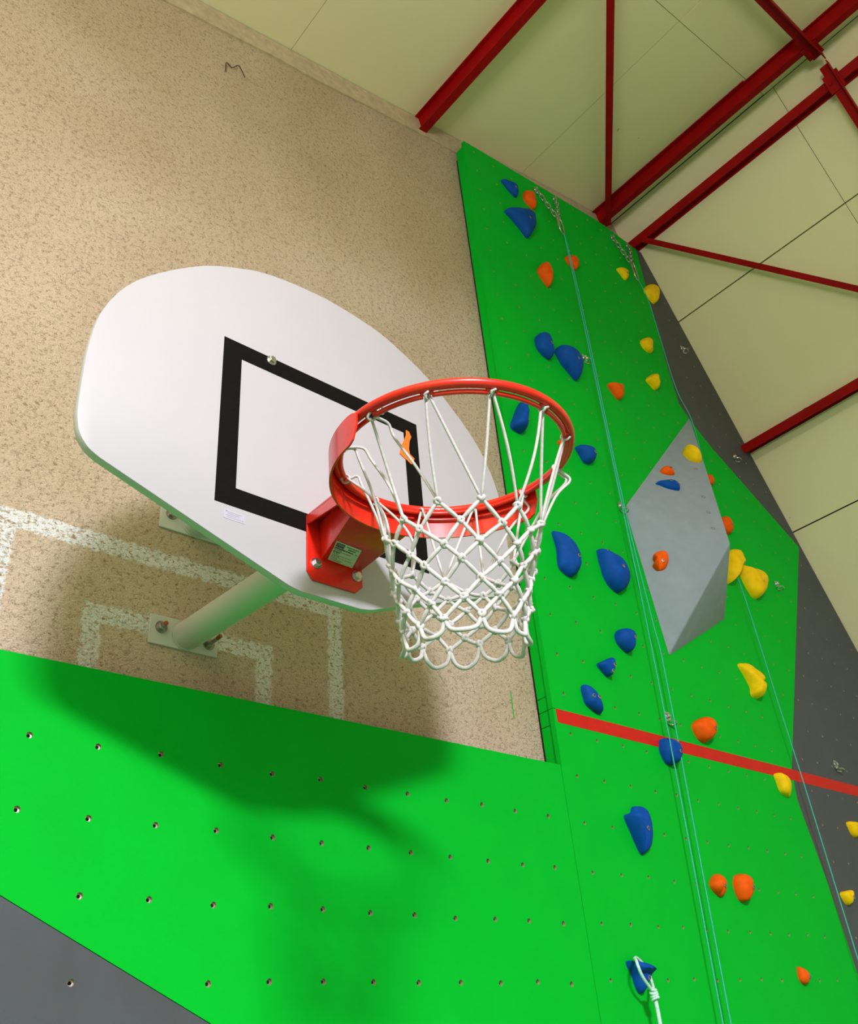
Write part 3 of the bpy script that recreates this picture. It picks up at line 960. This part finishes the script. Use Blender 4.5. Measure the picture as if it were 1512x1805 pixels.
hanger(2.124, 1.912, 'steel bolt hanger beside the big blue drop-shaped hold')
hanger(2.147, .976, 'steel bolt hanger at the left corner of the grey volume')
hanger(2.138, -.075, 'steel bolt hanger between the cords just above the red stripe')
hanger(3.250, 2.592, 'uppermost steel bolt hanger on the narrow charcoal strip')
hanger(3.503, 1.832, 'steel bolt hanger on charcoal beside the lowest roof beam\'s end')
hanger(3.514, .946, 'steel bolt hanger on green right of the large yellow hold')
hanger(3.527, -.080, 'steel bolt hanger on charcoal just above the red stripe')


def chain_link(c, d, up, ln, wd, r, name, parent):
    d = Vector(d).normalized()
    s = Vector(up).cross(d).normalized()
    path = []
    hl = ln / 2 - wd / 2
    for k in range(7):
        t = -math.pi / 2 + math.pi * k / 6
        path.append(Vector(c) + d * (hl + wd / 2 * math.cos(t)) + s * (wd / 2 * math.sin(t)))
    for k in range(7):
        t = math.pi / 2 + math.pi * k / 6
        path.append(Vector(c) + d * (-hl + wd / 2 * math.cos(t)) + s * (wd / 2 * math.sin(t)))
    g_ = G()
    g_.tube(path, r, 6, closed=True)
    o_ = g_.build(name, M['steel'], parent)
    o_.data.shade_smooth()
    return o_


def chain(root, p0, p1, pitch=0.032):
    p0, p1 = Vector(p0), Vector(p1)
    n_ = max(2, round((p1 - p0).length / pitch))
    d = (p1 - p0).normalized()
    s1 = d.orthogonal().normalized()
    for k in range(n_):
        c = p0 + (p1 - p0) * ((k + .5) / n_)
        s = s1 if k % 2 else d.cross(s1)
        chain_link(c, d, s, pitch * 1.42, .021, .0034, 'chain_link', root)


def anchor(xl, zl, xr_, zr, xm, zm, zb, label):
    root = empty('chain_anchor', (xl, YP, zl), label, 'chain', 'steel chain anchors')
    for x, z in ((xl, zl), (xr_, zr)):
        pl = [(-.016, .022), (.016, .022), (.016, -.03), (-.016, -.03)]
        G().prism([(x + u, YP - .0005, z + v) for u, v in pl], (0, -.003, 0)).build('plate', M['steel'], root)
        hexbolt('bolt', (x, YP - .0035, z + .006), (0, -1, 0), .0095, .01, M['steel'], root)
        chain(root, (x, YP - .012, z - .022), (xm, YP - .045, zm))
    # pear-shaped quick link
    y = YP - .05
    path = catmull([(xm - .006, y, zm + .012), (xm + .024, y + .006, zm + .002), (xm + .040, y + .012, zb + .035), (xm + .012, y + .01, zb), (xm - .022, y - .004, zb + .012),
                    (xm - .024, y - .006, zm - .02)], 4, True)
    g_ = G()
    g_.tube(path, .0052, 8, closed=True)
    o_ = g_.build('quick_link', M['steel'], root)
    o_.data.shade_smooth()
    sl = G()
    a, b = Vector((xm - .0235, y - .0055, zm - .02)), Vector((xm - .0225, y - .0045, zb + .022))
    sl.lathe([(.0082, 0), (.0082, (b - a).length)], a, b - a, 6)
    autosmooth(sl.build('lock_nut', M['steel'], root))
    return root


anchor(2.011, 3.207, 2.187, 3.253, 2.112, 2.972, 2.862, 'left steel chain pair with a quick link, near the tower\'s top edge')
anchor(2.755, 3.300, 2.922, 3.336, 2.832, 3.058, 2.935, 'right steel chain pair with a quick link, at the tower\'s top right corner')


def cord(name, paths, r, m, label, cat, group=None, rest=None):
    g_ = G()
    for p in paths:
        g_.tube(catmull(p, 6), r, 7)
    o_ = g_.build(name, M[m], at=paths[0][0], smooth=True)
    return tag(o_, label, cat, group)


cord('guide_cord', [
    [(2.126, .566, 2.866), (2.127, .57, 2.55), (2.117, .57, 2.0), (2.089, .57, .97), (2.059, .57, .053), (1.982, .57, -1.19), (1.89, .57, -2.6)],
    [(2.126, .566, 2.866), (2.138, .568, 2.55), (2.134, .57, 2.0), (2.105, .57, .94), (2.118, .57, .35), (2.120, .57, .066), (2.029, .57, -1.19), (1.94, .57, -2.6)]],
    .0027, 'rope', 'doubled thin turquoise cord hanging from the left chain link down the green tower', 'cord', 'turquoise cords')
cord('guide_cord', [
    [(2.846, .57, 2.94), (2.905, .57, 2.74), (2.935, .575, 2.1), (3.06, .598, 1.9), (3.04, .600, 1.5), (2.985, .598, 1.2), (2.965, .595, 1.0), (3.01, .575, .80), (3.030, .57, .10), (3.045, .57, -.25), (3.058, .57, -.98), (3.09, .57, -2.6)]],
    .0026, 'rope', 'thin turquoise cord hanging from the right chain link past the volume', 'cord', 'turquoise cords')

# pale cord looped over the lowest blue hold
HX = Vector(HOLDS[38][3])
g = G()
loop = [Vector(q) for q in [(1.575, .575, -1.000), (1.545, .545, -1.006), (1.533, .532, -1.026), (1.553, .536, -1.057), (1.600, .545, -1.092)]]
g.tube(catmull(loop, 6), .0050, 8)
loop2 = [Vector(q) for q in [(1.575, .575, -1.000), (1.63, .606, -.990), (1.672, .606, -1.02), (1.652, .580, -1.066), (1.607, .545, -1.095)]]
g.tube(catmull(loop2, 6), .0050, 8)
tail = [Vector(q) for q in [(1.604, .546, -1.090), (1.612, .55, -1.115), (1.614, .55, -1.185), (1.62, .56, -1.45), (1.64, .58, -2.5)]]
g.tube(catmull(tail, 6), .0068, 8)
pc = tag(g.build('looped_cord', M['palecord'], at=loop[0], smooth=True), 'pale mint cord tied around the lowest blue hold and hanging down', 'cord')
kn = G()
for k in range(4):
    c = Vector((1.604 + .002 * k, .547, -1.088 - .009 * k))
    kn.tube([c + Vector((.010 * math.cos(t), .010 * math.sin(t), .004 * math.sin(t + k))) for t in [2 * math.pi * j / 12 for j in range(12)]], .0048, 7, closed=True)
kn.build('knot', M['palecord'], pc, smooth=True)

# ------------------------------------------------------------------ backboard
half = [(0, .541), (.10, .533), (.19, .516), (.26, .488), (.36, .433), (.47, .336), (.54, .249), (.583, .15), (.598, .06), (.6015, -.02), (.6005, -.12), (.597, -.155), (.588, -.186), (.568, -.212), (.5422, -.2265)]
arc = catmull([Vector((x, z, 0)) for x, z in half], 3)
right = [(p.x, p.y) for p in arc] + [(.13, -.375), (.115, -.3805), (.10, -.3845), (.08, -.388)]
outline = right + [(-x, z) for x, z in reversed(right) if x > 1e-6]
bb = empty('backboard', (0, .02, 0), 'white half-moon basketball backboard with a black target rectangle, on two wall arms', 'backboard')
bo = G().prism([(x, 0.0, z) for x, z in outline], (0, .021, 0)).build('board', M['board'], bb)
bo.data.materials.append(M['edge'])
for p in bo.data.polygons:
    if abs(p.normal.y) < .5:
        p.material_index = 1
bevel(bo, .0018, 2, 60)
fr = G()
T = -.0006


def frame_bars(x0, x1, z0, z1, t):
    fr.box((x0, T, z1 - t), (x1, .0002, z1))
    fr.box((x0, T, z0), (x1, .0002, z0 + t))
    fr.box((x0, T, z0 + t), (x0 + t, .0002, z1 - t))
    fr.box((x1 - t, T, z0 + t), (x1, .0002, z1 - t))


frame_bars(-.2955, .2955, -.2335, .2335, .0485)
fr.build('target_rectangle', M['black'], bb)['label'] = 'black rectangle on the white board'
for x in (-.1665, .170):
    hexbolt('bolt', (x, 0, .2235), (0, -1, 0), .0085, .009, M['steel'], bb)
lab = G().box((-.2725, -.0007, -.268), (-.2225, .0001, -.2455)).build('label', M['pale'], bb)
lab['label'] = 'small pale printed label under the rectangle'
tx = G()
for k in range(4):
    z = -.2505 - .0042 * k
    tx.box((-.267 + .003 * (k % 2), -.0010, z - .0006), (-.231 - .006 * (k % 3), -.0006, z))
for x, z in ((-.2665, -.2488), (-.2275, -.2635)):
    tx.box((x - .0012, -.0010, z - .0012), (x + .0012, -.0006, z + .0012))
tx.build('print', M['greyink'], lab)
# arms: wall plate, tube, two anchor bolts
for zt, dz in ((-.190, -.040), (.178, -.036)):
    pl = G().box((-.1055, YW - .007, zt - .0435), (.1025, YW, zt + .0435)).build('wall_plate', M['pole'], bb)
    bevel(pl, .0015, 1)
    a, b = Vector((.004, YW - .006, zt - .001)), Vector((.012, .0205, zt + dz))
    g = G()
    g.tube([a, b], .0415, 40)
    arm = autosmooth(g.build('arm_tube', M['pole'], bb))
    g = G()
    g.tube([a + (b - a) * .002 + (a + (b - a) * .0 - a), a + (b - a) * .012], .0435, 40)
    autosmooth(g.build('weld_bead', M['pole'], arm))
    hexbolt('anchor_bolt', (-.072, YW - .007, zt + .008), (0, -1, 0), .0115, .012, M['bolt'], bb, stud=.016)
    hexbolt('anchor_bolt', (.074, YW - .007, zt - .010), (0, -1, 0), .0110, .012, M['bolt'], bb, stud=.050)

# orange torn tape on the board
tp = [(.255, .196), (.265, .195), (.272, .18), (.264, .161), (.26, .135), (.262, .119), (.277, .11), (.271, .091), (.264, .086), (.251, .094), (.227, .106), (.233, .131), (.248, .164), (.254, .18)]
cent = Vector((.255, 0, .14))
to = G().prism([(x, -.0024, z) for x, z in tp], (0, .0016, 0)).build('torn_tape', M['tape'], at=(cent.x, -.002, cent.z))
tag(to, 'torn orange sock-shaped scrap of tape on the black rectangle\'s right side', 'tape')

# ------------------------------------------------------------------ hoop
RC = Vector((.004, -.4155, -.2425))


def RP(r, deg, dz=0.0):
    a = math.radians(deg)
    c, s = math.cos(a), math.sin(a)
    return RC + Vector((r * c, r * s, .0531 * r * s + .0438 * r * c + dz))


hp = empty('basketball_hoop', (0, -.006, -.27), 'red steel basketball hoop with bracket bolted to the white backboard', 'basketball hoop')
g = G()
g.tube([RP(.2335, 360 * k / 96) for k in range(96)], .0094, 16, closed=True)
g.build('rim', M['wornrim'], hp, smooth=True)
HOOK = [-174 + 30 * k for k in range(12)]
for k in range(12):
    a0, a1 = HOOK[k] + 2.2, HOOK[k] + 27.8
    g = G()
    g.tube([RP(.2230, a0 + (a1 - a0) * j / 14, -.0125) for j in range(15)], .0046, 8)
    # end tabs welded back to the rim
    for aa in (a0, a1):
        g.tube([RP(.2230, aa, -.0125), RP(.2290, aa, -.005)], .0044, 6)
    g.build('net_rod', M['rim'], hp, smooth=True)
# skirt plate round the half next to the board
g = G()
NS = 60
A0, A1 = 1.0, 182.0
vs, fs = [], []
for j in range(NS + 1):
    a = A0 + (A1 - A0) * j / NS
    e = min(1, min(a - A0, A1 - a) / 5.0)
    e = math.sin(e * math.pi / 2)
    zb, ztp = -.028 - .036 * e, -.004 + .008 * e
    vs += [RP(.2430, a, ztp), RP(.2430, a, zb), RP(.2468, a, zb), RP(.2468, a, ztp)]
for j in range(NS):
    b, c = j * 4, (j + 1) * 4
    for k in range(4):
        fs.append((b + k, b + (k + 1) % 4, c + (k + 1) % 4, c + k))
fs += [(3, 2, 1, 0), (NS * 4, NS * 4 + 1, NS * 4 + 2, NS * 4 + 3)]
sk = obj('skirt_plate', vs, fs, M['rim'], hp)
autosmooth(sk)
# back plate
bp = G().prism([(-.0675, -.0055, -.335), (-.053, -.0055, -.3545), (.0625, -.0055, -.3545), (.083, -.0055, -.335), (.083, -.0055, -.196), (-.0675, -.0055, -.196)], (0, .005, 0)).build('back_plate', M['rim'], hp)
bevel(bp, .001, 1)
for x in (-.0445, .066):
    hexbolt('bolt', (x, -.0055, -.311), (0, -1, 0), .0088, .008, M['steel'], hp)
hexbolt('screw', (-.026, -.0055, -.193 - .012), (0, -1, 0), .0042, .004, M['bolt'], hp, washer=False)
# top plate and its folded side flanges
zr = RP(.25, 90, -.004).z
tpz = -.196
topp = G().add([(-.0675, -.001, tpz), (.083, -.001, tpz), (.110, -.185, zr + .002), (-.098, -.185, zr + .002),
                (-.0675, -.001, tpz + .004), (.083, -.001, tpz + .004), (.110, -.185, zr + .006), (-.098, -.185, zr + .006)],
               [(3, 2, 1, 0), (4, 5, 6, 7), (0, 1, 5, 4), (1, 2, 6, 5), (2, 3, 7, 6), (3, 0, 4, 7)]).build('top_plate', M['rim'], hp)
for s, xb, xf in ((-1, -.0675, -.098), (1, .083, .110)):
    G().add([(xb, -.003, tpz), (xb, -.003, tpz - .020), (xf, -.185, zr - .030), (xf, -.185, zr),
             (xb - s * .004, -.003, tpz), (xb - s * .004, -.003, tpz - .020), (xf - s * .004, -.185, zr - .030), (xf - s * .004, -.185, zr)],
            [(0, 1, 2, 3), (7, 6, 5, 4), (0, 4, 5, 1), (1, 5, 6, 2), (2, 6, 7, 3), (3, 7, 4, 0)]).build('side_flange', M['rim'], hp)
# box brace under the top plate; its lower face carries the sticker
zl0, zl1 = -.296, -.284
lo = [(-.030, -.005, zl0), (.078, -.005, zl0), (.080, -.170, zl1), (-.070, -.170, zl1)]
br = G().add([Vector(q) for q in lo] + [(-.036, -.005, -.205), (.080, -.005, -.205), (.096, -.170, zr), (-.080, -.170, zr)],
             [(0, 1, 2, 3), (7, 6, 5, 4), (0, 4, 5, 1), (1, 5, 6, 2), (2, 6, 7, 3), (3, 7, 4, 0)]).build('brace', M['rim'], hp)
bevel(br, .003, 2)
nb = (Vector(lo[1]) - Vector(lo[0])).cross(Vector(lo[3]) - Vector(lo[0])).normalized()
if nb.z > 0:
    nb = -nb
s0 = Vector((-.0181, -.0132, -.2954))
su = (Vector((.051, -.0101, -.2956)) - s0)
sv = (Vector((-.0418, -.0815, -.2905)) - s0)
s0 = s0 - nb * ((s0 - Vector(lo[0])).dot(nb)) + nb * .0006
su = su - nb * su.dot(nb)
sv = sv - nb * sv.dot(nb)
st = G().prism([s0, s0 + su, s0 + su + sv, s0 + sv], nb * .0004).build('sticker', M['sticker'], hp)
st['label'] = 'pale printed sticker on the red brace'
ink = G()


def SP(u, v, d=.0005):
    return s0 + su * u + sv * v + nb * d


def bar(u0, u1, v0, v1):
    ink.prism([SP(u0, v0), SP(u1, v0), SP(u1, v1), SP(u0, v1)], nb * .0002)


bar(.02, .36, .66, .955)
random.seed(3)
for v, u0, u1, tk in [(.88, .44, .93, .035), (.77, .53, .83, .05), (.655, .36, .78, .05), (.655, .86, .96, .03),
                      (.60, .03, .34, .03), (.535, .03, .72, .022), (.47, .03, .30, .04), (.41, .05, .28, .022),
                      (.35, .05, .80, .014), (.29, .05, .34, .020), (.23, .05, .86, .012), (.17, .05, .30, .018), (.11, .05, .55, .014), (.055, .06, .48, .016)]:
    u = u0
    while u < u1:
        e = min(u1, u + random.uniform(.04, .11))
        bar(u, e, v, v + tk)
        u = e + .014
ink.build('print', M['ink'], st)


def text_on(body, cx, cv, size, m, parent, d=.0008):
    cu = bpy.data.curves.new('lettering', 'FONT')
    cu.body = body
    cu.size = 1.0
    cu.align_x = 'CENTER'
    cu.align_y = 'CENTER'
    tmp = bpy.data.objects.new('lettering', cu)
    me = bpy.data.meshes.new_from_object(tmp)
    bpy.data.objects.remove(tmp)
    ul, vl = su.normalized(), sv.normalized()
    base = org(parent)
    c = SP(cx, cv, d) - base
    for q in me.vertices:
        q.co = c + ul * q.co.x * size + vl * q.co.y * size
    me.name = 'lettering'
    return link('lettering', me, m, parent)


text_on('CASAL', .19, .875, .0082, M['sticker'], st)
text_on('SPORT', .19, .735, .0082, M['sticker'], st)

# ------------------------------------------------------------------ net
net = empty('basketball_net', RC, 'white knotted cord net hanging from the red hoop', 'net')
ROW_Z = [-.447, -.482, -.514, -.546, -.578, -.608, -.637]
ROW_R = [.146, .139, .132, .126, .120, .115, .111]
rn = random.Random(11)
K = []
for r_ in range(7):
    row = []
    for k in range(12):
        a = math.radians(-154 + 30 * k + 15 * r_ + 5)
        j = Vector((rn.uniform(-.004, .004), rn.uniform(-.004, .004), rn.uniform(-.005, .005)))
        x_, y_ = ROW_R[r_] * math.cos(a), ROW_R[r_] * math.sin(a)
        f_ = r_ / 6
        near = (-.71 * x_ - .70 * y_) / .111          # the net hangs a little askew
        row.append(RC + Vector((x_ - .010 * f_, y_ + .010 * f_, ROW_Z[r_] - RC.z + f_ * (.007 - .019 * near))) + j)
    K.append(row)


def strand(p0, p1, sag, r0, r1, name, n_=7, side=0.0):
    p0, p1 = Vector(p0), Vector(p1)
    out = Vector((p0.x + p1.x - 2 * RC.x, p0.y + p1.y - 2 * RC.y, 0))
    out = out.normalized() if out.length > 1e-5 else Vector((1, 0, 0))
    tg = Vector((-out.y, out.x, 0))
    pts, rs = [], []
    for k in range(n_):
        t = k / (n_ - 1)
        b = math.sin(math.pi * t)
        pts.append(p0.lerp(p1, t) + out * sag * b + tg * side * b + Vector((0, 0, -abs(sag) * .3 * b)))
        rs.append(r0 + (r1 - r0) * b)
    g_ = G()
    g_.tube(pts, rs, 7)
    o_ = g_.build(name, M['net'], net, smooth=True)
    return o_


for k in range(12):
    hk = RP(.2240, HOOK[k], -.0105)
    # loop over the rod and two strands down to the first row of knots
    for j, dd in ((k - 1, -1), (k, 1)):
        kn_ = K[0][j % 12]
        left = HOOK[k] in (-174, 126, 156, 96)
        a0 = RP(.2210, HOOK[k] + dd * .9, -.0125)
        sag = rn.uniform(-.004, .010) + (.0 if not left else -.030)
        if (HOOK[k], dd) in ((-174, 1), (156, 1), (156, -1), (126, -1)):
            # slack cord: leaves the rod inwards, drops, then runs to its knot
            inw = (RC - a0).normalized()
            inw.z = 0
            s_ = .052 if dd > 0 else .030
            pth = catmull([a0, a0 + inw * s_ * .7 + Vector((0, 0, .004)), a0 + inw * s_ + Vector((0, 0, -.022)), a0.lerp(kn_, .45) + inw * s_ * .7 + Vector((0, 0, -.012)), kn_], 5)
            g = G()
            g.tube(pth, .0028, 7)
            g.build('hanging_cord', M['net'], net, smooth=True)
            continue
        if (HOOK[k], dd) in ((-24, 1), (-24, -1), (6, 1)):
            # slack cord looped out over the rim before it drops
            outw = (a0 - RC).normalized()
            outw.z = 0
            s_ = .020 if dd > 0 else .026
            pth = catmull([a0, a0 + outw * s_ * .6 + Vector((0, 0, -.012)), a0 + outw * s_ + Vector((0, 0, -.030)), a0.lerp(kn_, .4) + outw * s_ * .6, kn_], 5)
            g = G()
            g.tube(pth, .0028, 7)
            g.build('hanging_cord', M['net'], net, smooth=True)
            continue
        strand(a0, kn_, sag, .0027, .0030, 'hanging_cord', 12, side=rn.uniform(-.004, .004) + (dd * .016 if left else 0))
    g = G()
    pth = [RP(.2240 + .0085 * math.cos(t), HOOK[k] + .9 * math.cos(t * .5), -.0105 + .0085 * math.sin(t)) for t in [2 * math.pi * q / 12 for q in range(12)]]
    g.tube(pth, .0026, 6, closed=True)
    g.build('hook_loop', M['net'], net, smooth=True)
for r_ in range(6):
    for k in range(12):
        for j in (k, k - 1):
            strand(K[r_][k], K[r_ + 1][j % 12], rn.uniform(0, .003), .0026, .0042, 'net_cord')
kg = G()
kg.tube([Vector((.0052 * math.cos(t), .0052 * math.sin(t), .0022 * math.sin(2 * t))) for t in [2 * math.pi * q / 9 for q in range(9)]], .0040, 6, closed=True)
kg.tube([Vector((.0045 * math.cos(t), .002 * math.sin(2 * t), .0050 * math.sin(t))) for t in [2 * math.pi * q / 9 for q in range(9)]], .0036, 6, closed=True)
kme = None
for row in K:
    for p in row:
        if kme is None:
            o = obj('knot', kg.v, kg.f, M['net'], None, smooth=True)
            kme = o.data
            o.parent = net
        else:
            o = bpy.data.objects.new('knot', kme)
            COL.objects.link(o)
            o.parent = net
        o.location = p - RC
        o.rotation_euler = (rn.uniform(0, 3), rn.uniform(0, 3), rn.uniform(0, 3))
# open loops along the lower hem
for k in range(12):
    p0, p1 = K[6][k], K[6][(k + 1) % 12]
    mid = (p0 + p1) / 2
    out = Vector((mid.x - RC.x, mid.y - RC.y, 0)).normalized()
    dp = rn.uniform(.026, .042)
    q = [p0, p0.lerp(mid, .30) + Vector((0, 0, -dp * .75)), mid + out * .006 + Vector((0, 0, -dp)), p1.lerp(mid, .30) + Vector((0, 0, -dp * .75)), p1]
    g = G()
    g.tube(catmull(q, 5), .0042, 7)
    g.build('hem_loop', M['net'], net, smooth=True)
